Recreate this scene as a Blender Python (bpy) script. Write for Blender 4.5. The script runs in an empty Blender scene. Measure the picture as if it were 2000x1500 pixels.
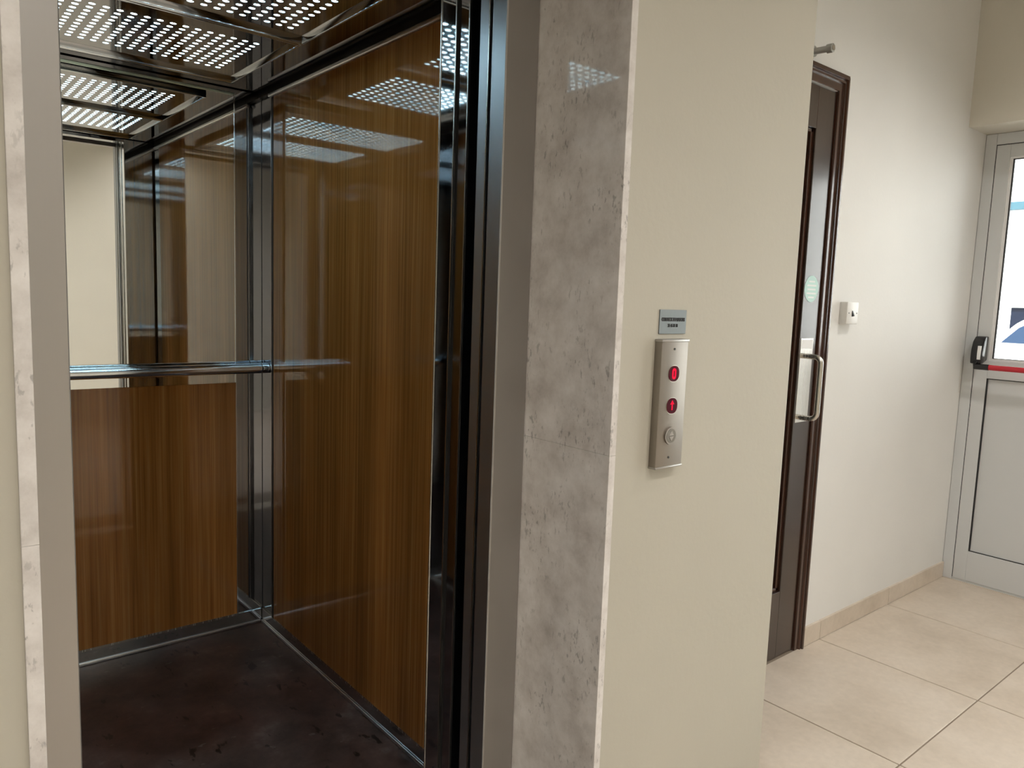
import bpy, bmesh, math, random
from mathutils import Vector, Matrix
random.seed(7)
sc = bpy.context.scene
COL = sc.collection

# ------------------------------------------------------------------ camera
cam_d = bpy.data.cameras.new('camera'); cam = bpy.data.objects.new('camera', cam_d); COL.objects.link(cam)
cam_d.sensor_width = 36.0; cam_d.lens = 26.595; cam_d.clip_start = 0.02; cam_d.clip_end = 300
RT = Vector((0.76967627, -0.63745932, 0.03527111)); UP = Vector((0.04552515, 0.10990548, 0.99289891)); FW = Vector((0.63680916, 0.76260501, -0.11361207))
M = Matrix((RT, UP, -FW)).transposed().to_4x4(); M.translation = Vector((0, 0, 1.308))
cam.matrix_world = M
sc.camera = cam

# ------------------------------------------------------------------ world and exposure
wd = bpy.data.worlds.new('world'); sc.world = wd; wd.use_nodes = True
bg = wd.node_tree.nodes['Background']
bg.inputs[0].default_value = (0.90, 0.95, 1.0, 1); bg.inputs[1].default_value = 3.2
vs = sc.view_settings
vs.view_transform = 'Standard'; vs.look = 'None'; vs.gamma = 1.0; vs.use_curve_mapping = False; vs.exposure = 0.0
sc.cycles.use_denoising = True
sc.cycles.max_bounces = 7; sc.cycles.diffuse_bounces = 3; sc.cycles.glossy_bounces = 5; sc.cycles.adaptive_threshold = 0.035
sc.cycles.transparent_max_bounces = 12; sc.cycles.sample_clamp_indirect = 6.0
sc.cycles.blur_glossy = 0.3

# sun over the roof of this building: lights the street, not the lobby
sun_d = bpy.data.lights.new('sun', 'SUN'); sun_d.energy = 17.0; sun_d.angle = math.radians(0.6); sun_d.color = (1.0, 0.97, 0.92)
sun = bpy.data.objects.new('sun', sun_d); COL.objects.link(sun)
sun.rotation_euler = Vector((0.55, 0.18, -0.80)).to_track_quat('-Z', 'Y').to_euler()

# ------------------------------------------------------------------ main dimensions (metres, camera foot at the origin)
W = 0.955                    # face of the elevator wall
LF = 1.197                   # face of the steel landing frame
AM, BM, T = 0.1224, 1.0393, 0.017   # marble reveals and slab thickness
A0, B0 = 0.1981, 0.9563      # steel frame opening
C0 = 1.654                   # end corner of the elevator wall
YB = 2.8175                  # back of the cabin
XR = 1.1075; XL = 0.0        # side steel of the cabin
YF = 1.423                   # inner front of the cabin
ZC = 2.060                   # cabin ceiling
WB = 1.4146                  # wall with the dark door
X3, XD = 3.809, 4.021        # exit wall face / exit door plane
ZL = 2.1425                  # lintel
LX, LY, LZ = -2.1, -2.3, 2.95  # lobby extents

# ------------------------------------------------------------------ materials
def new_mat(name):
    m = bpy.data.materials.new(name); m.use_nodes = True
    nt = m.node_tree; b = nt.nodes['Principled BSDF']
    return m, nt, b
def simple(name, col, rough=0.5, metal=0.0, spec=0.5, emit=None, es=0.0, ior=1.5):
    m, nt, b = new_mat(name)
    b.inputs['Base Color'].default_value = (*col, 1); b.inputs['Roughness'].default_value = rough
    b.inputs['Metallic'].default_value = metal; b.inputs['IOR'].default_value = ior
    b.inputs['Specular IOR Level'].default_value = spec
    if emit:
        b.inputs['Emission Color'].default_value = (*emit, 1); b.inputs['Emission Strength'].default_value = es
    return m
def N(nt, t, **kw):
    n = nt.nodes.new(t)
    for k, v in kw.items(): setattr(n, k, v)
    return n
def coords(nt, scale, kind='Object'):
    tc = N(nt, 'ShaderNodeTexCoord'); mp = N(nt, 'ShaderNodeMapping')
    mp.inputs['Scale'].default_value = scale
    nt.links.new(tc.outputs[kind], mp.inputs['Vector']); return mp.outputs[0]
def noise(nt, vec, scale=1.0, detail=4, rough=0.55):
    n = N(nt, 'ShaderNodeTexNoise'); n.inputs['Scale'].default_value = scale
    n.inputs['Detail'].default_value = detail; n.inputs['Roughness'].default_value = rough
    nt.links.new(vec, n.inputs['Vector']); return n.outputs['Fac']
def ramp(nt, fac, stops):
    r = N(nt, 'ShaderNodeValToRGB'); e = r.color_ramp.elements
    while len(e) < len(stops): e.new(0.5)
    for el, (p, c) in zip(e, stops):
        el.position = p; el.color = (*c, 1)
    nt.links.new(fac, r.inputs[0]); return r.outputs[0]
def mix(nt, a, b, fac, mode='MIX'):
    x = N(nt, 'ShaderNodeMix', data_type='RGBA', blend_type=mode)
    if isinstance(fac, float): x.inputs[0].default_value = fac
    else: nt.links.new(fac, x.inputs[0])
    nt.links.new(a, x.inputs[6]); nt.links.new(b, x.inputs[7]); return x.outputs[2]
def bump(nt, b, h, strength, dist=0.002):
    n = N(nt, 'ShaderNodeBump'); n.inputs['Strength'].default_value = strength; n.inputs['Distance'].default_value = dist
    nt.links.new(h, n.inputs['Height']); nt.links.new(n.outputs[0], b.inputs['Normal'])
G = lambda v: (v, v, v)

def mat_wall(name, col, rough=0.42, spec=0.5):
    m, nt, b = new_mat(name)
    c = coords(nt, (1, 1, 1))
    big = noise(nt, c, 1.4, 3); a = ramp(nt, big, [(0.3, tuple(x * 0.965 for x in col)), (0.7, tuple(min(1, x * 1.025) for x in col))])
    nt.links.new(a, b.inputs['Base Color']); b.inputs['Roughness'].default_value = rough; b.inputs['Specular IOR Level'].default_value = spec
    bump(nt, b, noise(nt, c, 70, 3), 0.10, 0.004)
    return m
def mat_wood(name, dark, mid, light, rough, coat=0.0):
    m, nt, b = new_mat(name)
    fine = noise(nt, coords(nt, (95, 95, 1.3)), 1.0, 5, 0.6)
    line = noise(nt, coords(nt, (300, 300, 2.2)), 1.0, 2, 0.5)
    band = noise(nt, coords(nt, (7, 7, 0.2)), 1.0, 3, 0.6)
    c1 = ramp(nt, fine, [(0.30, dark), (0.52, mid), (0.74, light)])
    c2 = ramp(nt, band, [(0.33, G(0.66)), (0.66, G(1.14))])
    c3 = ramp(nt, line, [(0.35, G(0.88)), (0.60, G(1.04))])
    col = mix(nt, mix(nt, c1, c2, 1.0, 'MULTIPLY'), c3, 1.0, 'MULTIPLY')
    nt.links.new(col, b.inputs['Base Color']); b.inputs['Roughness'].default_value = rough
    b.inputs['IOR'].default_value = 1.55
    b.inputs['Coat Weight'].default_value = coat; b.inputs['Coat Roughness'].default_value = 0.14
    bump(nt, b, band, 0.006, 0.01)
    return m
def mat_marble(name):
    m, nt, b = new_mat(name)
    c = coords(nt, (1, 1, 1))
    cl = noise(nt, c, 11.0, 7, 0.68)
    base = ramp(nt, cl, [(0.28, (0.46, 0.425, 0.40)), (0.5, (0.63, 0.60, 0.575)), (0.72, (0.76, 0.735, 0.715))])
    pit = noise(nt, coords(nt, (130, 130, 55)), 1.0, 3, 0.6)
    msk = noise(nt, c, 9.0, 2)
    pr = ramp(nt, pit, [(0.585, G(1.0)), (0.66, G(0.62))])
    pm = ramp(nt, msk, [(0.42, G(0.0)), (0.60, G(1.0))])
    n = N(nt, 'ShaderNodeMix', data_type='RGBA', blend_type='MULTIPLY')
    nt.links.new(pm, n.inputs[0]); nt.links.new(base, n.inputs[6]); nt.links.new(pr, n.inputs[7])
    nt.links.new(n.outputs[2], b.inputs['Base Color'])
    b.inputs['Roughness'].default_value = 0.05
    bump(nt, b, pit, 0.015, 0.001)
    return m
def mat_steel(name, col, rough, aniso=(500, 500, 1.5), amt=0.03):
    m, nt, b = new_mat(name)
    st = noise(nt, coords(nt, aniso), 1.0, 2, 0.5)
    r = ramp(nt, st, [(0.2, G(max(0, rough - amt))), (0.8, G(rough + amt))])
    nt.links.new(r, b.inputs['Roughness'])
    b.inputs['Base Color'].default_value = (*col, 1); b.inputs['Metallic'].default_value = 1.0
    return m
def mat_tile(name):
    m, nt, b = new_mat(name)
    oi = N(nt, 'ShaderNodeObjectInfo'); tc = N(nt, 'ShaderNodeTexCoord')
    add = N(nt, 'ShaderNodeVectorMath', operation='MULTIPLY_ADD')
    cmb = N(nt, 'ShaderNodeCombineXYZ')
    for k in range(3): nt.links.new(oi.outputs['Random'], cmb.inputs[k])
    nt.links.new(cmb.outputs[0], add.inputs[0]); add.inputs[1].default_value = (31, 17, 5); nt.links.new(tc.outputs['Object'], add.inputs[2])
    cl = noise(nt, add.outputs[0], 3.2, 6, 0.6)
    fine = noise(nt, add.outputs[0], 45, 3, 0.6)
    a = ramp(nt, cl, [(0.28, (0.55, 0.465, 0.37)), (0.5, (0.65, 0.56, 0.46)), (0.75, (0.71, 0.625, 0.53))])
    f = ramp(nt, fine, [(0.3, G(0.95)), (0.7, G(1.03))])
    nt.links.new(mix(nt, a, f, 1.0, 'MULTIPLY'), b.inputs['Base Color'])
    b.inputs['Roughness'].default_value = 0.38
    return m
def mat_cabin_floor():
    m, nt, b = new_mat('cabin vinyl')
    c = coords(nt, (1, 1, 1))
    a = ramp(nt, noise(nt, c, 5.5, 8, 0.72), [(0.30, (0.014, 0.011, 0.011)), (0.46, (0.050, 0.034, 0.031)), (0.58, (0.085, 0.056, 0.050)), (0.72, (0.150, 0.125, 0.118))])
    r = ramp(nt, noise(nt, c, 2.3, 3), [(0.38, (1.0, 0.72, 0.66)), (0.62, (0.95, 1.0, 1.05))])
    sc1 = ramp(nt, noise(nt, coords(nt, (22, 9, 1)), 1.0, 3, 0.6), [(0.63, G(1)), (0.66, G(0.15))])
    sc2 = ramp(nt, noise(nt, coords(nt, (15, 26, 1)), 1.0, 3, 0.6), [(0.67, G(0)), (0.70, G(0.06))])
    x = mix(nt, mix(nt, a, r, 1.0, 'MULTIPLY'), sc1, 1.0, 'MULTIPLY')
    x = mix(nt, x, sc2, 1.0, 'ADD')
    nt.links.new(x, b.inputs['Base Color']); b.inputs['Roughness'].default_value = 0.33
    return m
def mat_glass(name, tint=(0.96, 0.98, 0.98), refl=1.0):
    m = bpy.data.materials.new(name); m.use_nodes = True; nt = m.node_tree
    nt.nodes.remove(nt.nodes['Principled BSDF']); out = nt.nodes['Material Output']
    tr = N(nt, 'ShaderNodeBsdfTransparent'); tr.inputs[0].default_value = (*tint, 1)
    gl = N(nt, 'ShaderNodeBsdfGlossy'); gl.inputs['Roughness'].default_value = 0.0
    fr = N(nt, 'ShaderNodeFresnel'); fr.inputs[0].default_value = 1.5
    mx = N(nt, 'ShaderNodeMixShader')
    nt.links.new(fr.outputs[0], mx.inputs[0]); nt.links.new(tr.outputs[0], mx.inputs[1]); nt.links.new(gl.outputs[0], mx.inputs[2])
    nt.links.new(mx.outputs[0], out.inputs[0])
    return m
def mat_led():
    m, nt, b = new_mat('led diffuser')
    b.inputs['Base Color'].default_value = (0.6, 0.6, 0.6, 1)
    c = coords(nt, (4, 19, 1)); f = noise(nt, c, 1.0, 1)
    e = ramp(nt, f, [(0.35, (0.38, 0.70, 0.86)), (0.62, (0.74, 0.95, 1.0))])
    nt.links.new(e, b.inputs['Emission Color']); b.inputs['Emission Strength'].default_value = 16.0
    return m

MT = dict(
    wall=mat_wall('cream lobby paint', (0.71, 0.675, 0.59)),
    wall_dimmed=mat_wall('cream paint dimmed', (0.455, 0.430, 0.362), 0.6, 0.3),  # same cream paint, darkened: the front wall's dimmer light is in the colour
    wall_daylit=mat_wall('cream paint daylit', (0.80, 0.795, 0.77), 0.6, 0.35),  # same cream paint, made paler: daylight from the exit is in the colour
    ceil=mat_wall('ceiling paint', (0.78, 0.76, 0.70), 0.7),
    marble=mat_marble('beige marble'),
    steel=mat_steel('brushed steel', (0.42, 0.405, 0.39), 0.42),
    steel_panel=mat_steel('brushed panel steel', (0.30, 0.272, 0.245), 0.45),
    steel_dark=mat_steel('brushed dark steel', (0.46, 0.49, 0.53), 0.38),
    polish=simple('polished steel', (0.56, 0.58, 0.60), 0.045, 1.0),
    polish_dark=simple('polished dark steel', (0.40, 0.41, 0.43), 0.05, 1.0),
    polish_top=simple('polished ceiling steel', (0.31, 0.31, 0.32), 0.04, 1.0),
    chrome=simple('chrome', (0.72, 0.76, 0.80), 0.10, 1.0),
    mirror=simple('mirror silver', (0.86, 0.88, 0.87), 0.0, 1.0),
    mirror_edge=simple('mirror edge', (0.72, 0.95, 0.86), 0.22, 0.7),
    wood=mat_wood('glossy oak laminate', (0.255, 0.100, 0.024), (0.395, 0.164, 0.041), (0.520, 0.252, 0.080), 0.05),
    black=simple('black void', (0.004, 0.004, 0.004), 0.9),
    rubber=simple('black rubber', (0.012, 0.012, 0.013), 0.5),
    plastic_black=simple('black plastic', (0.012, 0.012, 0.014), 0.18),
    tile=mat_tile('beige floor tile'), grout=simple('grout', (0.27, 0.215, 0.16), 0.9),
    base=mat_tile('skirting tile'),
    vinyl=mat_cabin_floor(),
    led=mat_led(),
    door_wood=mat_wood('dark lacquered wood', (0.020, 0.010, 0.007), (0.034, 0.016, 0.010), (0.052, 0.026, 0.016), 0.24, 0.45),
    casing=mat_wood('dark casing wood', (0.030, 0.011, 0.006), (0.055, 0.020, 0.011), (0.085, 0.034, 0.018), 0.25, 0.5),
    dark_glass=simple('dark glass', (0.006, 0.006, 0.007), 0.03),
    alu=simple('light grey powder coat', (0.66, 0.675, 0.68), 0.38),
    bead=simple('white glazing bead', (0.85, 0.85, 0.84), 0.35),
    glass=mat_glass('door glass'),
    red=simple('red enamel', (0.55, 0.020, 0.035), 0.25),
    white=simple('white plastic', (0.80, 0.79, 0.76), 0.35),
    satin=mat_steel('satin steel', (0.62, 0.60, 0.56), 0.26),
    trim_alu=simple('bright aluminium trim', (0.86, 0.88, 0.90), 0.30, 1.0),
    ink=simple('black ink', (0.015, 0.015, 0.017), 0.6),
    sign=mat_steel('sign aluminium', (0.21, 0.228, 0.235), 0.5),
    redled=simple('red led', (0.2, 0.0, 0.01), 0.6, spec=0.05, emit=(1.0, 0.008, 0.05), es=0.85),
    redglow=simple('red display lens', (0.012, 0.0, 0.002), 0.5, spec=0.08, emit=(1.0, 0.0, 0.10), es=0.045),
    sticker=simple('mint sticker', (0.50, 0.74, 0.70), 0.5),
    sticker_mark=simple('white sticker print', (0.80, 0.86, 0.85), 0.5),
    paper=simple('white paper label', (0.84, 0.84, 0.84), 0.5),
    pipe=simple('grey metal pipe', (0.42, 0.42, 0.40), 0.4, 0.6),
    pave=simple('pale pavement', (0.62, 0.61, 0.58), 0.85),
    render_white=simple('white render', (0.80, 0.80, 0.79), 0.8),
    car_white=simple('white car paint', (0.78, 0.79, 0.80), 0.2),
    car_glass=simple('blue car glass', (0.024, 0.044, 0.085), 0.4, spec=0.05),
    win_dark=simple('dark window', (0.010, 0.014, 0.027), 0.5, spec=0.05),
    awning=simple('pale blue strip', (0.055, 0.115, 0.145), 0.6, spec=0.1),
    lamp=simple('fill lamp diffuser', (0.8, 0.8, 0.8), 0.5, emit=(1.0, 0.93, 0.82), es=6.0),
    lamp_ring=simple('fill lamp ring', (0.75, 0.75, 0.73), 0.4),
)

# ------------------------------------------------------------------ mesh helpers
class MB:
    def __init__(s): s.bm = bmesh.new()
    def box(s, x0, x1, y0, y1, z0, z1, bev=0.0, seg=1):
        b = bmesh.new(); bmesh.ops.create_cube(b, size=1.0)
        for v in b.verts: v.co = Vector(((x0 + x1) / 2 + v.co.x * (x1 - x0), (y0 + y1) / 2 + v.co.y * (y1 - y0), (z0 + z1) / 2 + v.co.z * (z1 - z0)))
        if bev: bmesh.ops.bevel(b, geom=list(b.edges), offset=bev, segments=seg, affect='EDGES', profile=0.5)
        s.add(b); return s
    def add(s, b):
        me = bpy.data.meshes.new('t'); b.to_mesh(me); b.free(); s.bm.from_mesh(me); bpy.data.meshes.remove(me)
    def cyl(s, p, q, r, n=20, r2=None, bev=0.0):
        p, q = Vector(p), Vector(q); d = q - p; b = bmesh.new()
        bmesh.ops.create_cone(b, cap_ends=True, segments=n, radius1=r, radius2=r if r2 is None else r2, depth=d.length)
        if bev:
            bmesh.ops.bevel(b, geom=[e for e in b.edges if len(e.link_faces) == 2 and any(len(f.verts) > 4 for f in e.link_faces)], offset=bev, segments=2, affect='EDGES', profile=0.5)
        m = Matrix.Translation((p + q) / 2) @ d.to_track_quat('Z', 'Y').to_matrix().to_4x4()
        bmesh.ops.transform(b, matrix=m, verts=b.verts); s.add(b); return s
    def tube(s, pts, r, n=14, closed=False):
        pts = [Vector(p) for p in pts]; rings = []; b = bmesh.new(); up = None
        for i, p in enumerate(pts):
            a = pts[max(0, i - 1)]; c = pts[min(len(pts) - 1, i + 1)]; t = (c - a).normalized()
            if up is None:
                up = t.orthogonal().normalized()
            up = (up - t * up.dot(t)).normalized(); w = t.cross(up)
            rings.append([b.verts.new(p + (up * math.cos(2 * math.pi * k / n) + w * math.sin(2 * math.pi * k / n)) * r) for k in range(n)])
        for r0, r1 in zip(rings, rings[1:]):
            for k in range(n): b.faces.new((r0[k], r0[(k + 1) % n], r1[(k + 1) % n], r1[k]))
        b.faces.new(rings[0][::-1]); b.faces.new(rings[-1])
        bmesh.ops.recalc_face_normals(b, faces=b.faces); s.add(b); return s
    def prism(s, pts, axis, a0, a1, bev=0.0):
        """pts: outline in the two other axes; extruded along axis from a0 to a1"""
        b = bmesh.new()
        def P(u, v, a):
            return {'x': (a, u, v), 'y': (u, a, v), 'z': (u, v, a)}[axis]
        lo = [b.verts.new(P(u, v, a0)) for u, v in pts]; hi = [b.verts.new(P(u, v, a1)) for u, v in pts]
        b.faces.new(lo); b.faces.new(hi[::-1]); n = len(pts)
        for k in range(n): b.faces.new((lo[k], hi[k], hi[(k + 1) % n], lo[(k + 1) % n]))
        bmesh.ops.recalc_face_normals(b, faces=b.faces)
        if bev: bmesh.ops.bevel(b, geom=list(b.edges), offset=bev, segments=2, affect='EDGES', profile=0.5)
        s.add(b); return s
    def build(s, name, mat, parent=None, org=None, smooth=True, label=None):
        o0 = Vector(org) if org is not None else (Vector(parent['_o']) if parent is not None else Vector((0, 0, 0)))
        for v in s.bm.verts: v.co -= o0
        me = bpy.data.meshes.new(name); s.bm.to_mesh(me); s.bm.free(); me.materials.append(MT[mat])
        if smooth:
            for p in me.polygons: p.use_smooth = True
            try: me.set_sharp_from_angle(angle=math.radians(32))
            except Exception: pass
        o = bpy.data.objects.new(name, me); COL.objects.link(o); o['_o'] = tuple(o0)
        if parent is not None: o.parent = parent
        else: o.location = o0
        if label: o['label'] = label
        return o
def tag(o, label, cat=None, group=None, kind=None):
    o['label'] = label
    if cat: o['category'] = cat
    if group: o['group'] = group
    if kind: o['kind'] = kind
    return o
def root(name, loc, label, cat=None, kind=None, group=None):
    o = bpy.data.objects.new(name, None); COL.objects.link(o); o.location = loc; o['_o'] = tuple(loc); o.empty_display_size = 0.1
    return tag(o, label, cat, group, kind)
def rrect(cx, cz, w, h, r, n=6):
    out = []
    for k, (sx, sz) in enumerate(((1, 1), (-1, 1), (-1, -1), (1, -1))):
        for i in range(n + 1):
            a = math.pi / 2 * (k + i / n)
            out.append((cx + sx * (w / 2 - r) + r * math.cos(a), cz + sz * (h / 2 - r) + r * math.sin(a)))
    return out
def text_mesh(s, size, loc, wide=1.0, mat='ink', name='lettering', parent=None, depth=0.0004, weight=0.0):
    cu = bpy.data.curves.new('txt', 'FONT'); cu.body = s; cu.size = size; cu.align_x = 'CENTER'; cu.align_y = 'CENTER'; cu.extrude = depth; cu.offset = weight
    to = bpy.data.objects.new('txt', cu); COL.objects.link(to)
    dg = bpy.context.evaluated_depsgraph_get(); me = bpy.data.meshes.new_from_object(to.evaluated_get(dg))
    bpy.data.objects.remove(to); bpy.data.curves.remove(cu)
    me.transform(Matrix.Translation(Vector(loc) - Vector(parent['_o'])) @ Matrix.Rotation(math.radians(90), 4, 'X') @ Matrix.Diagonal((wide, 1, 1, 1)))
    me.materials.clear(); me.materials.append(MT[mat]); me.name = name
    o = bpy.data.objects.new(name, me); COL.objects.link(o); o.parent = parent; o['_o'] = parent['_o']
    return o

# ================================================================== THE SETTING
# floor: grout bed with every tile a piece of its own
fl = MB().box(LX, X3 + 0.34, LY - 0.05, WB + 0.02, -0.12, -0.0025).build('floor', 'grout', org=(0, 0, 0))
tag(fl, 'lobby floor of large beige square tiles with thin darker joints', kind='structure')
TX0, TY0, P = 2.2152, 0.8366, 0.6
tile_cache = {}
def tile(x0, x1, y0, y1):
    key = (round(x1 - x0, 3), round(y1 - y0, 3))
    if key not in tile_cache:
        w, h = key
        o = MB().box(-w / 2, w / 2, -h / 2, h / 2, -0.010, 0.0, 0.0012).build('tile', 'tile', org=(0, 0, 0)); tile_cache[key] = o.data
    else:
        o = bpy.data.objects.new('tile', tile_cache[key]); COL.objects.link(o)
    o.parent = fl; o.location = ((x0 + x1) / 2, (y0 + y1) / 2, 0)
J = 0.0024
i0 = int(math.floor((LX - TX0) / P)); j0 = int(math.floor((LY - TY0) / P))
for i in range(i0, 5):
    for j in range(j0, 2):
        x0, x1 = max(LX, TX0 + i * P) + J, min(X3 + 0.33, TX0 + (i + 1) * P) - J
        y0, y1 = max(LY, TY0 + j * P) + J, min(WB, TY0 + (j + 1) * P) - J
        if x1 - x0 < 0.03 or y1 - y0 < 0.03: continue
        if j == 1 and x1 < C0 and i < -3: continue
        if y0 > TY0 - 0.01 and x1 <= C0 + 0.01:            # under the elevator wall: only the strip in front of it
            if y0 < W: tile(x0, x1, y0, W - 0.001)
            continue
        tile(x0, x1, y0, y1)

# elevator wall with its opening
m = MB()
ZO = 2.10
m.box(LX - 0.1, AM - T, W, LF, -0.02, LZ); m.box(BM + T, C0, W, LF, -0.02, LZ); m.box(AM - T, BM + T, W, LF, ZO + T, LZ)
m.box(C0 - 0.2, C0, LF, WB + 0.15, -0.02, LZ)
wf = m.build('wall_front', 'wall_dimmed', org=(0, W, 0), smooth=False)
tag(wf, 'smooth cream painted wall around the open elevator', kind='structure')

# wall with dark door (opening x 1.775-2.632)
DX0, DX1, DZ = 1.772, 2.634, 2.070
m = MB()
m.box(C0, DX0, WB, WB + 0.16, -0.02, LZ); m.box(DX1, XD + 0.10, WB, WB + 0.16, -0.02, LZ); m.box(DX0, DX1, WB, WB + 0.16, DZ, LZ)
wb = m.build('wall_back', 'wall_daylit', org=(C0, WB, 0), smooth=False)
tag(wb, 'cream wall, paler with painted-in daylight, holding the dark door and the switch', kind='structure')

# exit wall
EY0 = -1.05
m = MB()
m.box(X3, XD + 0.10, EY0, WB, ZL, LZ); m.box(X3, XD + 0.10, LY - 0.1, EY0, -0.02, LZ)
wr = m.build('wall_right', 'wall', org=(X3, 0, 0), smooth=False)
tag(wr, 'cream wall and deep lintel above the exit door', kind='structure')
wl = MB().box(LX - 0.1, LX, LY - 0.1, W, -0.02, LZ).build('wall_left', 'wall', org=(LX, 0, 0), smooth=False)
tag(wl, 'cream lobby wall on the far left', kind='structure')
# wall behind the camera
wn = MB().box(LX, X3, LY - 0.1, LY, -0.02, LZ).build('wall_near', 'wall', org=(0, LY, 0), smooth=False)
tag(wn, 'cream lobby wall seen reflected in the elevator mirror', kind='structure')
ce = MB().box(LX - 0.1, XD + 0.1, LY - 0.1, WB + 0.16, LZ, LZ + 0.12).build('ceiling', 'ceil', org=(0, 0, LZ), smooth=False)
tag(ce, 'plain off-white lobby ceiling', kind='structure')
# skirting of the door wall, tile by tile
bb = root('baseboard_back', (2.693, WB, 0), 'low beige tile skirting along the wall beside the dark door', kind='structure')
edges = [2.693, 2.8141, 3.4152, XD - 0.002]
for a, b_ in zip(edges, edges[1:]):
    MB().box(a + J / 2, b_ - J / 2, WB - 0.010, WB + 0.002, 0.001, 0.077, 0.001).build('skirting_tile', 'base', bb)

# marble lining of the elevator opening
tr = root('trim_1', ((AM + BM) / 2, W, 0), 'polished beige-grey marble lining around the elevator opening', kind='structure')
zj = 1.018
for x0, x1 in ((AM - T, AM), (BM, BM + T)):
    for z0, z1 in ((0.0, zj - 0.0001), (zj + 0.0001, ZO)):
        MB().box(x0, x1, W - 0.0035, LF + 0.004, z0, z1, 0.0006).build('marble_slab', 'marble', tr)
MB().box(AM - T, BM + T, W - 0.0035, LF + 0.004, ZO, ZO + T, 0.0014).build('marble_slab', 'marble', tr)

# ================================================================== ELEVATOR
# brushed steel landing frame
lf = root('elevator_door_frame', ((A0 + B0) / 2, LF, 0), 'brushed steel door frame set inside the marble lining', 'door frame')
FZ = 2.0
for a, b_ in ((AM + 0.0008, A0), (B0, BM - 0.0008)):
    MB().box(a, b_, LF, 1.2425, 0.0, FZ + 0.09, 0.0015).build('jamb', 'steel', lf)
# side returns facing the doorway
MB().box(B0 - 0.0012, B0 + 0.004, LF + 0.002, 1.2425, 0.0, FZ, 0.0005).build('jamb_return', 'steel_dark', lf)
MB().box(A0, B0, LF, 1.2425, FZ, FZ + 0.098, 0.0015).build('header', 'steel', lf)
MB().box(A0, B0, LF - 0.02, 1.300, -0.03, 0.0, 0.001).build('threshold', 'satin', lf)
# sliding doors, parked open on the right
ld = root('elevator_landing_door', (B0 + 0.2, 1.268, 0), 'brushed steel landing door slid open, only its edge showing beside the frame', 'door')
MB().box(B0 - 0.0005, B0 + 0.40, 1.2525, 1.285, 0.004, FZ + 0.04, 0.0015).build('door_panel', 'steel_dark', ld)
MB().box(B0 - 0.0025, B0 + 0.002, 1.2505, 1.2535, 0.004, FZ + 0.04).build('edge_strip', 'satin', ld)
cd = root('elevator_car_door', (B0 + 0.2, 1.335, 0), 'polished steel car door slid open, narrow edge beside the dark gap', 'door')
MB().box(B0 - 0.0005, B0 + 0.40, 1.3195, 1.352, 0.004, FZ + 0.03, 0.0015).build('door_panel', 'polish_dark', cd)
MB().box(B0 - 0.0030, B0 + 0.002, 1.3175, 1.3205, 0.004, FZ + 0.03).build('edge_strip', 'satin', cd)
# dark shaft behind the frame
m = MB()
m.box(B0 + 0.003, B0 + 0.42, 1.353, 1.3635, 0, 2.2); m.box(B0 + 0.012, B0 + 0.42, 1.2435, 1.2515, 0, 2.2)
m.box(B0 + 0.06, B0 + 0.42, 1.286, 1.3185, 0, 2.2)
m.box(-0.20, AM - 0.002, 1.2435, 1.3635, 0, 2.2); m.box(AM - 0.01, B0 + 0.01, 1.2435, 1.364, FZ + 0.05, 2.3)
m.box(B0 + 0.42, B0 + 0.44, 1.2435, 1.3635, 0, 2.2)
m.box(-0.22, -0.06, 1.364, YB + 0.1, -0.3, 2.4); m.box(XR + 0.05, XR + 0.20, 1.42, YB + 0.1, -0.3, 2.4)
m.box(-0.22, XR + 0.20, YB + 0.06, YB + 0.2, -0.3, 2.4); m.box(-0.22, XR + 0.2, 1.364, YB + 0.2, 2.25, 2.4)
m.box(-0.22, XR + 0.2, 1.301, YB + 0.2, -0.3, -0.12)
sh = m.build('wall_shaft', 'black', org=(0, 1.3, 0), smooth=False)
tag(sh, 'black elevator shaft showing as a dark gap beside the doors', kind='structure')

CX = (XL + XR) / 2
cb = root('elevator_cabin', (CX, (YF + YB) / 2, 0), 'elevator cabin with glossy wood panels, half-height mirror and steel ceiling', 'elevator')
MB().box(XL - 0.02, XR + 0.02, 1.364, YB + 0.02, -0.02, 0.0).build('cabin_floor', 'vinyl', cb, label='dark brown stone-pattern vinyl floor')
# steel shell
MB().box(XR, XR + 0.015, YF, YB + 0.015, 0.0, ZC).build('side_wall', 'polish_dark', cb)
MB().box(XL - 0.015, XL, YF, YB + 0.015, 0.0, ZC).build('side_wall', 'polish_dark', cb)
MB().box(XL, XR, YB, YB + 0.015, 0.0, ZC).build('rear_wall', 'polish_dark', cb)
MB().box(XL + 0.030, XR - 0.030, YF + 0.02, YB - 0.014, 2.016, 2.024).build('cabin_ceiling', 'polish_top', cb, label='mirror-polished steel cabin ceiling')
MB().box(XL - 0.015, XR + 0.015, 1.365, YB + 0.015, ZC, ZC + 0.012).build('cabin_top', 'rubber', cb)
# front returns
RX = B0 - 0.0004
MB().box(RX, XR + 0.015, 1.365, YF, 0.0, ZC, 0.001).build('front_return', 'polish', cb)
MB().box(XL - 0.015, A0 - 0.02, 1.365, YF, 0.0, ZC, 0.001).build('front_return', 'polish', cb)
MB().box(A0 - 0.02, RX, 1.365, YF, FZ, ZC, 0.001).build('transom', 'polish_dark', cb)
MB().box(RX - 0.003, RX + 0.003, 1.3635, 1.3670, 0.0, ZC).build('edge_strip', 'satin', cb)
MB().box(RX - 0.0015, RX + 0.003, 1.4215, 1.4245, 0.0, FZ).build('edge_strip', 'satin', cb)
# small screw hole on the front return
MB().cyl((RX - 0.0006, 1.385, 0.195), (RX + 0.001, 1.385, 0.195), 0.004, 12).build('screw_hole', 'rubber', cb)
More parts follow.
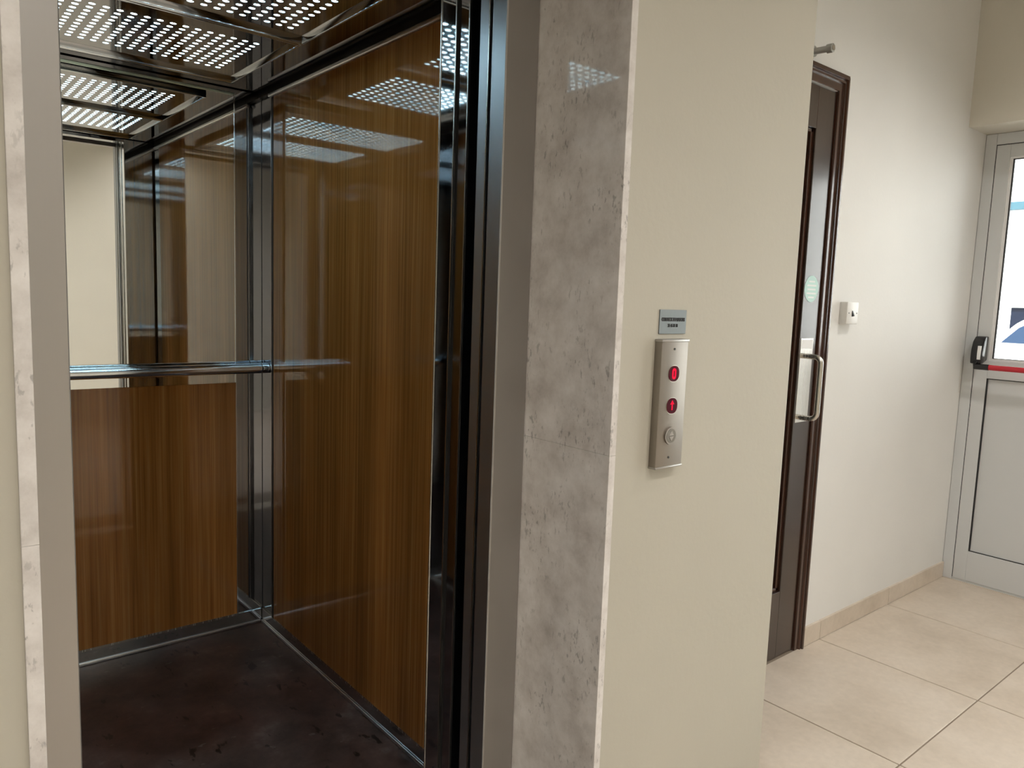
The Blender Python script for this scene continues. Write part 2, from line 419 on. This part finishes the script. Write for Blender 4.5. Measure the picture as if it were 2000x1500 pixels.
# wood panels
ZT = 1.984; ZK = 0.056
WY0, WY1 = 1.487, 2.690
MB().box(XR - 0.0075, XR, WY0, WY1, ZK, ZT, 0.0008).build('wood_panel', 'wood', cb, label='tall glossy oak laminate panel')
MB().box(XL, XL + 0.0075, WY0, WY1, ZK, ZT, 0.0008).build('wood_panel', 'wood', cb)
BX0, BX1 = 0.104, 1.004; ZM = 0.957
MB().box(BX0, BX1, YB - 0.008, YB, ZK, ZM - 0.0005, 0.0008).build('wood_panel', 'wood', cb, label='half-height glossy oak panel under the mirror')
# black edge strips of the side panels
for xa, xb_ in ((XR - 0.0085, XR - 0.0002), (XL + 0.0002, XL + 0.0085)):
    MB().box(xa, xb_, WY1, WY1 + 0.016, ZK, ZT).build('panel_edge', 'rubber', cb)
    MB().box(xa, xb_, WY1 + 0.016, WY1 + 0.021, ZK, ZT).build('panel_edge', 'satin', cb)
# top trims
for xa, xb_ in ((XR - 0.018, XR - 0.0002), (XL + 0.0002, XL + 0.018)):
    MB().box(xa, xb_, YF + 0.002, YB - 0.10, ZT, ZT + 0.013, 0.0045, 3).build('top_trim', 'trim_alu', cb)
    MB().box(min(xa, xb_) + 0.004 if xa > 0.5 else xa, xb_ if xa > 0.5 else xb_ - 0.004, YF + 0.002, YB - 0.002, ZT + 0.0135, ZC - 0.001).build('gap_shade', 'rubber', cb)  # solid black strip painting the shade of the gap under the ceiling
# mirror
mi = MB().box(BX0, BX1 - 0.001, YB - 0.0095, YB, ZM, 1.990).build('mirror', 'mirror', cb, label='frameless wall mirror above the handrail')
MB().box(BX0, BX1 - 0.001, YB - 0.0165, YB, 1.990, 1.9985, 0.003, 3).build('mirror_edge', 'mirror_edge', mi, label='pale green glass edge')
MB().box(BX1 - 0.001, BX1 + 0.003, YB - 0.012, YB, ZK, 1.9985, 0.0006).build('side_trim', 'chrome', cb)
# corner bead
MB().box(XR - 0.0012, XR + 0.001, YB - 0.0012, YB + 0.001, 0.02, ZC).build('corner_seam', 'rubber', cb)
# skirting in steel with rounded floor bead
for nm, bx in (('kick_plate', (XR - 0.006, XR - 0.0002, YF + 0.002, YB - 0.007, 0.001, ZK)), ('kick_plate', (XL + 0.0002, XL + 0.006, YF + 0.002, YB - 0.007, 0.001, ZK)),
               ('kick_plate', (XL + 0.007, XR - 0.007, YB - 0.006, YB - 0.0002, 0.001, ZK))):
    MB().box(*bx, 0.0008).build(nm, 'polish', cb)
MB().box(XR - 0.0115, XR - 0.0065, YF + 0.002, YB - 0.012, 0.0005, 0.012, 0.002, 2).build('floor_bead', 'trim_alu', cb)
MB().box(XL + 0.0065, XL + 0.0115, YF + 0.002, YB - 0.012, 0.0005, 0.012, 0.002, 2).build('floor_bead', 'trim_alu', cb)
MB().box(XL + 0.012, XR - 0.012, YB - 0.0115, YB - 0.0065, 0.0005, 0.012, 0.002, 2).build('floor_bead', 'trim_alu', cb)
MB().box(XR - 0.0095, XR - 0.0002, YF + 0.07, YB - 0.13, ZK - 0.0045, ZK + 0.003).build('panel_bead', 'satin', cb)
MB().box(BX0, BX1, YB - 0.0100, YB - 0.0002, ZK - 0.0045, ZK + 0.003).build('panel_bead', 'satin', cb)
# handrail
hr = MB().cyl((0.045, YB - 0.060, 1.013), (XR - 0.002, YB - 0.060, 1.013), 0.019, 28).build('handrail', 'chrome', cb, label='round chrome handrail across the mirror')
MB().cyl((XR - 0.030, YB - 0.060, 1.013), (XR - 0.0275, YB - 0.060, 1.013), 0.0196, 28).build('joint_ring', 'rubber', hr)
for x in (0.20, 0.90):
    MB().cyl((x, YB - 0.060, 1.008), (x, YB - 0.009, 1.008), 0.008, 14).build('bracket', 'chrome', hr)
# two perforated light panels
PITCH = 0.0324; HOLE = 0.0082
def light_panel(x0, x1, y0, y1, dx1, dy0, ncol, nrow):
    ZP = 2.007
    body = MB().box(x0 + 0.004, x1 - 0.004, y0 + 0.004, y1 - 0.004, ZP + 0.006, ZP + 0.012).build('light_panel', 'polish_dark', cb, label='square perforated steel light panel')
    MB().box(x0 + 0.03, x1 - 0.03, y0 + 0.03, y1 - 0.03, ZP + 0.0035, ZP + 0.0055).build('diffuser', 'led', body, label='glowing white diffuser behind the holes')
    b = bmesh.new(); z = ZP
    cx = [dx1 - k * PITCH for k in range(ncol)][::-1]; cy = [dy0 + k * PITCH for k in range(nrow)]
    def quad(a, c, d, e): b.faces.new([b.verts.new((*p, z)) for p in (a, c, d, e)])
    h = PITCH / 2; gx0, gx1, gy0, gy1 = cx[0] - h, cx[-1] + h, cy[0] - h, cy[-1] + h
    quad((x0, y0), (x1, y0), (x1, gy0), (x0, gy0)); quad((x0, gy1), (x1, gy1), (x1, y1), (x0, y1))
    quad((x0, gy0), (gx0, gy0), (gx0, gy1), (x0, gy1)); quad((gx1, gy0), (x1, gy0), (x1, gy1), (gx1, gy1))
    n = 12; sq = []
    for k in range(n):
        a = 2 * math.pi * (k + 0.5) / n; c, s_ = math.cos(a), math.sin(a); f = h / max(abs(c), abs(s_)); sq.append((c * f, s_ * f, c * HOLE, s_ * HOLE * 0.85))
    cn = ((h, h), (-h, h), (-h, -h), (h, -h))
    for X in cx:
        for Y in cy:
            o = [b.verts.new((X + q[0], Y + q[1], z)) for q in sq]; i = [b.verts.new((X + q[2], Y + q[3], z)) for q in sq]
            u = [b.verts.new((X + q[2], Y + q[3], z + 0.0012)) for q in sq]
            for k in range(n):
                j = (k + 1) % n
                b.faces.new((o[k], i[k], i[j], o[j])); b.faces.new((i[k], u[k], u[j], i[j]))
                # corner fill
            for qx, qy in cn:
                near = sorted(range(n), key=lambda k: (sq[k][0] - qx) ** 2 + (sq[k][1] - qy) ** 2)[:2]
                v = b.verts.new((X + qx, Y + qy, z)); b.faces.new((o[near[0]], v, o[near[1]]))
    bmesh.ops.remove_doubles(b, verts=b.verts, dist=0.00005); bmesh.ops.recalc_face_normals(b, faces=b.faces)
    mb = MB(); mb.bm.free(); mb.bm = b
    mb.build('perforated_plate', 'polish_top', body, smooth=False)
    L = 0.012; t = 0.006
    for bx in ((x0, x1, y0, y0 + t), (x0, x1, y1 - t, y1), (x0, x0 + t, y0 + t, y1 - t), (x1 - t, x1, y0 + t, y1 - t)):
        MB().box(*bx, ZP - L, ZP + 0.010, 0.0018, 2).build('rim', 'chrome', body)
    return body
PX0, PX1 = 0.150, 0.950
light_panel(PX0, PX1, 2.122, 2.676, 0.865, 2.238, 20, 11)
light_panel(PX0, PX1, 1.560, 2.114, 0.881, 1.713, 20, 11)

# ================================================================== CALL PANEL AND SIGN
PYF = W - 0.018
px0, px1, pz0, pz1 = 1.156, 1.239, 0.980, 1.238
cp = root('elevator_call_panel', ((px0 + px1) / 2, W, pz0), 'slim brushed steel call panel with two red displays on the cream wall', 'call panel')
MB().box(px0 + 0.0005, px1 - 0.0005, PYF, W + 0.001, pz0 + 0.003, pz1 - 0.004, 0.002, 2).build('body', 'steel_panel', cp)
MB().box(px0 - 0.0005, px1 + 0.002, PYF - 0.0015, W + 0.001, pz1 - 0.006, pz1, 0.002, 2).build('end_cap', 'steel', cp)
MB().box(px0 - 0.0005, px1 + 0.001, PYF - 0.0015, W + 0.001, pz0, pz0 + 0.005, 0.002, 2).build('end_cap', 'steel', cp)
for k, z in enumerate((1.170, 1.106)):
    MB().prism(rrect(1.1965, z, 0.034, 0.0335, 0.0145), 'y', PYF - 0.0008, PYF + 0.003).build('display_bezel', 'satin', cp)
    d = MB().prism(rrect(1.1965, z, 0.0315, 0.031, 0.0135), 'y', PYF - 0.0016, PYF + 0.002).build('display', 'redglow', cp, label='dark red display lens')
    if k == 0:
        b = bmesh.new(); o1 = rrect(1.1962, z, 0.0125, 0.022, 0.006, 5); i1 = rrect(1.1962, z, 0.0036, 0.0125, 0.0017, 5)
        vo = [b.verts.new((x, PYF - 0.0020, zz)) for x, zz in o1]; vi = [b.verts.new((x, PYF - 0.0020, zz)) for x, zz in i1]
        n = len(vo)
        for q in range(n): b.faces.new((vo[q], vo[(q + 1) % n], vi[(q + 1) % n], vi[q]))
        r = bmesh.ops.extrude_face_region(b, geom=list(b.faces)); bmesh.ops.translate(b, vec=(0, 0.0004, 0), verts=[v for v in r['geom'] if isinstance(v, bmesh.types.BMVert)])
        mb = MB(); mb.bm.free(); mb.bm = b; mb.build('digit_zero', 'redled', d, smooth=False)
    else:
        MB().prism([(1.1958, z + 0.0115), (1.1895, z + 0.003), (1.1940, z + 0.003), (1.1940, z - 0.0085), (1.1976, z - 0.0085), (1.1976, z + 0.003), (1.2021, z + 0.003)], 'y', PYF - 0.0020, PYF - 0.0016).build('arrow', 'redled', d)
zb = 1.046
MB().cyl((1.1965, PYF - 0.0030, zb), (1.1965, PYF + 0.003, zb), 0.0175, 32, 0.0182).build('button_ring', 'steel_panel', cp)
bt = MB().cyl((1.1965, PYF - 0.0036, zb), (1.1965, PYF + 0.003, zb), 0.0140, 32).build('button', 'polish_dark', cp)
MB().prism([(1.1965, zb + 0.0105), (1.1895, zb + 0.001), (1.2035, zb + 0.001)], 'y', PYF - 0.0046, PYF - 0.0036).build('arrow', 'steel_panel', bt)
MB().prism([(1.1965, zb - 0.0105), (1.1895, zb - 0.001), (1.2035, zb - 0.001)], 'y', PYF - 0.0046, PYF - 0.0036).build('arrow', 'steel_panel', bt)
for z in (1.2185, 1.0020):
    MB().cyl((1.1955, PYF - 0.0009, z), (1.1955, PYF + 0.001, z), 0.0022, 12).build('screw', 'rubber', cp)

sg = root('sign_plate', (1.2055, W, 1.248), 'small silver plate with black company lettering above the call panel', 'sign')
MB().box(1.164, 1.247, W - 0.0022, W + 0.0005, 1.2475, 1.295, 0.0004).build('plate', 'sign', sg)
text_mesh('COLDECK ELEVATORS', 0.0098, (1.2058, W - 0.0026, 1.2755), 0.72, parent=sg, weight=0.00022)
text_mesh('21 46 31 18', 0.0088, (1.2050, W - 0.0026, 1.2637), 0.72, parent=sg, weight=0.00018)

# ================================================================== DARK DOOR
d1 = root('door_1', ((DX0 + DX1) / 2, WB, 0), 'dark brown lacquered door with narrow glass and steel pull handle', kind='structure')
LY0, LY1 = WB + 0.004, WB + 0.046      # leaf faces
gx1 = 2.512; gx0 = 1.90; gz0, gz1 = 0.262, 1.925
leaf = MB()
lx0, lx1, lz1 = DX0 + 0.006, DX1 - 0.004, DZ - 0.004
leaf.box(lx0, gx0, LY0, LY1, 0.006, lz1, 0.002); leaf.box(gx1, lx1, LY0, LY1, 0.006, lz1, 0.002)
leaf.box(gx0, gx1, LY0, LY1, 0.006, gz0, 0.001); leaf.box(gx0, gx1, LY0, LY1, gz1, lz1, 0.001)
lo = leaf.build('leaf', 'door_wood', d1)
MB().box(gx0, gx1, LY0 + 0.024, LY0 + 0.030, gz0, gz1).build('pane', 'dark_glass', lo)
for bx in ((gx1 - 0.014, gx1, gz0, gz1), (gx0, gx0 + 0.014, gz0, gz1), (gx0, gx1, gz0, gz0 + 0.014), (gx0, gx1, gz1 - 0.014, gz1)):
    MB().box(bx[0], bx[1], LY0 + 0.010, LY0 + 0.024, bx[2], bx[3], 0.002).build('glazing_bead', 'casing', lo)
prof = [(0.000, 0.026, 0.004), (0.026, 0.034, 0.011), (0.034, 0.038, 0.008), (0.038, 0.048, 0.016), (0.048, 0.055, 0.011)]
cp_ = [(0.0, -0.001)]
for a, b_, d in prof: cp_ += [(a + 0.001, d), (b_ - 0.001, d)]
cp_.append((0.055, -0.001))
def casing(ends):
    """ends: two functions mapping a profile point (offset, depth) to a world point"""
    b = bmesh.new(); r0 = [b.verts.new(ends[0](a, d)) for a, d in cp_]; r1 = [b.verts.new(ends[1](a, d)) for a, d in cp_]; n = len(cp_)
    for k in range(n): b.faces.new((r0[k], r0[(k + 1) % n], r1[(k + 1) % n], r1[k]))
    b.faces.new(r0); b.faces.new(r1[::-1]); bmesh.ops.recalc_face_normals(b, faces=b.faces)
    mb = MB(); mb.bm.free(); mb.bm = b; mb.build('casing', 'casing', d1)
HZ = 1.10
casing((lambda a, d: (DX1 + a, WB - d, 0.0), lambda a, d: (DX1 + a, WB - d, DZ + a * HZ)))
casing((lambda a, d: (DX1 + a, WB - d, DZ + a * HZ), lambda a, d: (DX0 - a, WB - d, DZ + a * HZ)))
casing((lambda a, d: (DX0 - a, WB - d, DZ + a * HZ), lambda a, d: (DX0 - a, WB - d, 0.0)))
MB().box(DX1 - 0.003, DX1 + 0.001, WB - 0.002, WB + 0.10, 0, DZ).build('jamb', 'casing', d1)
MB().box(DX0 - 0.001, DX0 + 0.005, WB - 0.002, WB + 0.10, 0, DZ).build('jamb', 'casing', d1)
# back board so the room behind stays dark
MB().box(DX0, DX1, WB + 0.15, WB + 0.159, 0, DZ).build('backing', 'black', d1)
# plate, label, sticker and handle
PLF = LY0 - 0.0015
MB().box(2.520, 2.604, PLF, LY0 + 0.001, 0.894, 1.200, 0.0006).build('pull_plate', 'satin', d1, label='brushed steel plate behind the pull handle')
MB().box(2.524, 2.600, PLF - 0.0004, PLF, 1.162, 1.194).build('paper_label', 'paper', d1, label='white paper label on the plate')
hx, ho = 2.538, 0.072
pts = [(hx, LY0, 1.137), (hx, LY0 - ho + 0.025, 1.137)]
for k in range(1, 7):
    a = math.pi / 2 * k / 6; pts.append((hx, LY0 - ho + 0.025 - 0.025 * math.sin(a), 1.137 - 0.025 * (1 - math.cos(a))))
pts.append((hx, LY0 - ho, 0.940))
for k in range(1, 7):
    a = math.pi / 2 * k / 6; pts.append((hx, LY0 - ho + 0.025 * (1 - math.cos(a)), 0.940 - 0.025 * math.sin(a)))
pts.append((hx, LY0, 0.915))
MB().tube(pts, 0.0095, 16).build('pull_handle', 'satin', d1, label='steel D-shaped pull handle')
st = MB().cyl((2.563, LY0 - 0.0009, 1.376), (2.563, LY0 + 0.0004, 1.376), 0.047, 40).build('round_sticker', 'sticker', d1, label='round pale green sticker')
for z, w in ((1.402, 0.040), (1.388, 0.062), (1.374, 0.056), (1.360, 0.064), (1.346, 0.040)):
    MB().box(2.563 - w / 2, 2.563 + w / 2, LY0 - 0.0012, LY0 - 0.0008, z - 0.003, z + 0.003).build('print_line', 'sticker_mark', st)

# switch
sw = root('light_switch', (2.815, WB, 1.253), 'small white surface-mounted switch box beside the dark door', 'switch')
SF = WB - 0.030
MB().box(2.772, 2.859, SF, WB + 0.001, 1.253, 1.336, 0.003, 2).build('box', 'white', sw)
MB().box(2.805, 2.818, SF - 0.0006, SF + 0.002, 1.280, 1.308, 0.0004).build('rocker_recess', 'white', sw)
MB().prism([(SF, 1.281), (SF - 0.009, 1.284), (SF, 1.305)], 'x', 2.808, 2.815).build('lever', 'rubber', sw, label='black switch lever')
for x in (2.786, 2.846):
    MB().cyl((x, SF - 0.0006, 1.2945), (x, SF + 0.001, 1.2945), 0.0025, 10).build('screw', 'rubber', sw)

# pipe end above the door
pi = root('wall_pipe', (2.449, WB, 2.148), 'short grey metal pipe stub with a collar sticking out above the dark door', 'pipe')
MB().cyl((2.449, WB + 0.005, 2.164), (2.449, 1.352, 2.161), 0.0105, 20).build('tube', 'pipe', pi)
MB().cyl((2.449, 1.366, 2.162), (2.449, 1.346, 2.161), 0.0150, 8, bev=0.0015).build('collar', 'pipe', pi)
MB().cyl((2.449, 1.3462, 2.161), (2.449, 1.3435, 2.161), 0.0085, 16).build('plug', 'satin', pi)
MB().cyl((2.449, WB + 0.001, 2.164), (2.449, WB - 0.004, 2.164), 0.0175, 20).build('wall_flange', 'pipe', pi)

# ================================================================== EXIT DOOR
d2 = root('door_2', (XD, 0.9, 0), 'light grey aluminium exit door with glass top and red push bar', kind='structure')
F0, F1 = XD, XD + 0.055
# fixed frame
m = MB(); m.box(F0, F1, 1.367, WB - 0.001, 0, ZL - 0.001, 0.002); m.build('frame_jamb', 'alu', d2)
MB().box(F0, F1, EY0 + 0.05, 1.367, 2.091, ZL - 0.001, 0.002).build('frame_head', 'alu', d2)
MB().box(F0, F1, 0.40, 0.452, 0, 2.091, 0.002).build('frame_mullion', 'alu', d2)
MB().box(F0, F1, EY0 + 0.001, EY0 + 0.05, 0, ZL - 0.001, 0.002).build('frame_jamb', 'alu', d2)
lf2 = root('leaf', (0, 0, 0), 'hinged leaf'); del lf2['label']; lf2.parent = d2; lf2.location = Vector((0, 0, 0)) - Vector(d2['_o'])
yl0, yl1 = 0.456, 1.3635
G1, G0 = 1.306, 0.515         # glass/panel range in y
def bx(name, mat, y0, y1, z0, z1, x0=F0 + 0.001, x1=F1 - 0.004, bev=0.0015): return MB().box(x0, x1, y0, y1, z0, z1, bev).build(name, mat, lf2)
bx('stile', 'alu', G1, yl1, 0.010, 2.087); bx('stile', 'alu', yl0, G0, 0.010, 2.087)
bx('rail', 'alu', G0, G1, 2.031, 2.087); bx('rail', 'alu', G0, G1, 1.006, 1.092); bx('rail', 'alu', G0, G1, 0.010, 0.158)
# glazing beads, gasket, pane
for y0, y1, z0, z1 in ((G1 - 0.011, G1, 1.092, 2.031), (G0, G0 + 0.011, 1.092, 2.031), (G0 + 0.011, G1 - 0.011, 2.022, 2.031), (G0 + 0.011, G1 - 0.011, 1.092, 1.100)):
    bx('glazing_bead', 'bead', y0, y1, z0, z1, F0 + 0.006, F0 + 0.024, 0.0)
for y0, y1, z0, z1 in ((G1 - 0.0165, G1 - 0.011, 1.100, 2.022), (G0 + 0.011, G0 + 0.0165, 1.100, 2.022), (G0 + 0.0165, G1 - 0.0165, 2.018, 2.022), (G0 + 0.0165, G1 - 0.0165, 1.100, 1.103)):
    bx('gasket', 'rubber', y0, y1, z0, z1, F0 + 0.014, F0 + 0.024, 0.0)
bx('pane', 'glass', G0 + 0.011, G1 - 0.011, 1.100, 2.022, F0 + 0.024, F0 + 0.030, 0.0)
bx('lower_panel', 'alu', G0 + 0.005, G1 - 0.005, 0.162, 1.003, F0 + 0.012, F0 + 0.034, 0.0)
for y0, y1, z0, z1 in ((G1 - 0.006, G1, 0.158, 1.006), (G0, G0 + 0.006, 0.158, 1.006), (G0 + 0.006, G1 - 0.006, 1.002, 1.006), (G0 + 0.006, G1 - 0.006, 0.158, 0.1615)):
    bx('gasket', 'rubber', y0, y1, z0, z1, F0 + 0.004, F0 + 0.012, 0.0)
# closing rubber between leaf and frame (dark line)
bx('seal', 'rubber', 1.3635, 1.367, 0.012, 2.091, F0 + 0.006, F1, 0.0); bx('seal', 'rubber', yl0, 1.367, 2.087, 2.091, F0 + 0.006, F1, 0.0)
# added side light: unseen glazing that lets more daylight in
f0, f1 = EY0 + 0.05, 0.40
MB().box(F0 + 0.01, F1 - 0.01, f0, f1, 0, 0.06, 0.001).build('added_glazing_rail', 'alu', d2)
MB().box(F0 + 0.024, F0 + 0.030, f0, f1, 0.06, 2.091).build('added_glazing_pane', 'glass', d2)
MB().box(F0 + 0.004, F1 - 0.006, EY0 + 0.05, 1.367, 0.0, 0.0095).build('threshold', 'alu', d2)
# push bar
pb = MB().tube([(3.948, 1.276, 1.0625), (3.948, 0.56, 1.0625)], 0.0125, 18).build('push_bar', 'red', d2, label='red tubular push bar')
def head(y, s):
    prof = [(4.020, 1.205), (3.985, 1.203), (3.958, 1.180), (3.944, 1.140), (3.942, 1.105), (3.946, 1.075), (3.970, 1.075), (4.020, 1.090)]
    return MB().prism([(a, b_) for a, b_ in prof], 'y', y - 0.024, y + 0.024, 0.006)
for y, s in ((1.335, 1), (0.50, -1)):
    h = head(y, s).build('lock_case', 'plastic_black', d2, label='black rounded push bar end case')
    MB().tube([(3.953, y, 1.085), (3.948, y, 1.0625), (3.948, y - s * 0.058, 1.0625)], 0.0142, 16).build('bar_socket', 'plastic_black', h)
    MB().prism([(3.9405, 1.160), (3.9375, 1.125), (3.940, 1.096), (3.946, 1.096), (3.946, 1.160)], 'y', y - s * 0.020, y - s * 0.006).build('case_highlight', 'bead', h)  # white piece painting the highlight on the black case

# ================================================================== ADDED FILL LAMPS (unseen, put in to brighten the lobby)
LAMP_W = 95.0
def fill_light(x, y, label):
    r = root('fill_light', (x, y, LZ), label, 'lamp', group='added lobby fill lamps')
    MB().cyl((x, y, LZ - 0.006), (x, y, LZ + 0.0005), 0.095, 36, bev=0.002).build('trim_ring', 'lamp_ring', r)
    MB().cyl((x, y, LZ - 0.0075), (x, y, LZ - 0.0055), 0.075, 36).build('lens', 'lamp', r)
    l = bpy.data.lights.new('fill lamp', 'SPOT'); l.energy = LAMP_W; l.spot_size = math.radians(138); l.spot_blend = 0.75; l.shadow_soft_size = 0.075
    l.color = (1.0, 0.965, 0.92)
    o = bpy.data.objects.new('fill lamp', l); COL.objects.link(o); o.parent = r; o.location = (0, 0, -0.02)
fill_light(-1.3, -0.5, 'added unseen downlight farthest left of the elevator doorway')
fill_light(0.2, -0.5, 'added unseen downlight in front of the elevator doorway')
fill_light(1.7, -0.5, 'added unseen downlight in front of the call panel')
fill_light(2.95, 0.15, 'added unseen downlight nearest the exit door')
fill_light(0.2, -1.7, 'added unseen downlight near the rear lobby wall, left')
fill_light(2.3, -1.7, 'added unseen downlight near the rear lobby wall, right')

# ================================================================== OUTSIDE
gd = MB().box(XD + 0.10, 40, -30, 30, -0.14, -0.02).box(-30, XD + 0.10, -30, LY - 0.1, -0.14, -0.02).build('ground', 'pave', org=(10, 0, 0), smooth=False)
tag(gd, 'pale sunlit pavement outside the exit door', kind='structure')
bl = root('building', (15.5, 2.0, 0), 'bright white building across the street behind the parked car', 'building')
MB().box(14.0, 17.0, -9, 13, -0.02, 6.0).build('facade', 'render_white', bl)
wn_ = MB().box(13.98, 14.01, 2.2, 4.29, 0.55, 1.425).build('window', 'win_dark', bl, label='dark street-level window')
MB().box(13.93, 14.01, 2.15, 4.34, 1.440, 1.475).build('lintel', 'render_white', wn_)
MB().box(13.90, 14.01, -3.0, 6.5, 2.975, 3.095).build('fascia_strip', 'awning', bl, label='pale blue horizontal strip')
car = root('car', (9.85, 1.35, -0.02), 'white parked car with blue-tinted windows beyond the exit door', 'car')
hood = 3.55; tail = -0.85
body = [(tail, 0.30), (tail, 0.80), (tail + 0.10, 0.96), (2.86, 0.985), (3.30, 0.93), (hood, 0.72), (hood, 0.30)]
bo = MB().prism(body, 'x', 9.0, 10.7, 0.06).build('body', 'car_white', car)
cabp = [(-0.55, 0.95), (-0.15, 1.33), (0.5, 1.42), (1.7, 1.42), (2.25, 1.385), (2.60, 1.30), (2.73, 1.225), (2.95, 0.97)]
MB().prism(cabp, 'x', 9.04, 10.66, 0.05).build('roof', 'car_white', bo)
wp = [(-0.32, 1.015), (-0.02, 1.275), (0.5, 1.345), (1.7, 1.345), (2.22, 1.315), (2.57, 1.245), (2.685, 1.180), (2.835, 1.020)]
for xa, xb_ in ((9.030, 9.046), (10.654, 10.67)):
    MB().prism(wp, 'x', xa, xb_).build('side_window', 'car_glass', bo)
MB().box(9.026, 9.034, 1.02, 1.09, 1.0, 1.36).build('door_pillar', 'car_white', bo)
for y in (0.05, 2.72):
    for xa, xb_ in ((8.99, 9.2), (10.5, 10.71)):
        w = MB().cyl((xa, y, 0.30), (xb_, y, 0.30), 0.315, 28).build('wheel', 'rubber', car)
        MB().cyl((xa - 0.004, y, 0.30), (xb_ + 0.004, y, 0.30), 0.19, 20).build('rim', 'satin', w)

for o in bpy.data.objects:
    if '_o' in o: del o['_o']
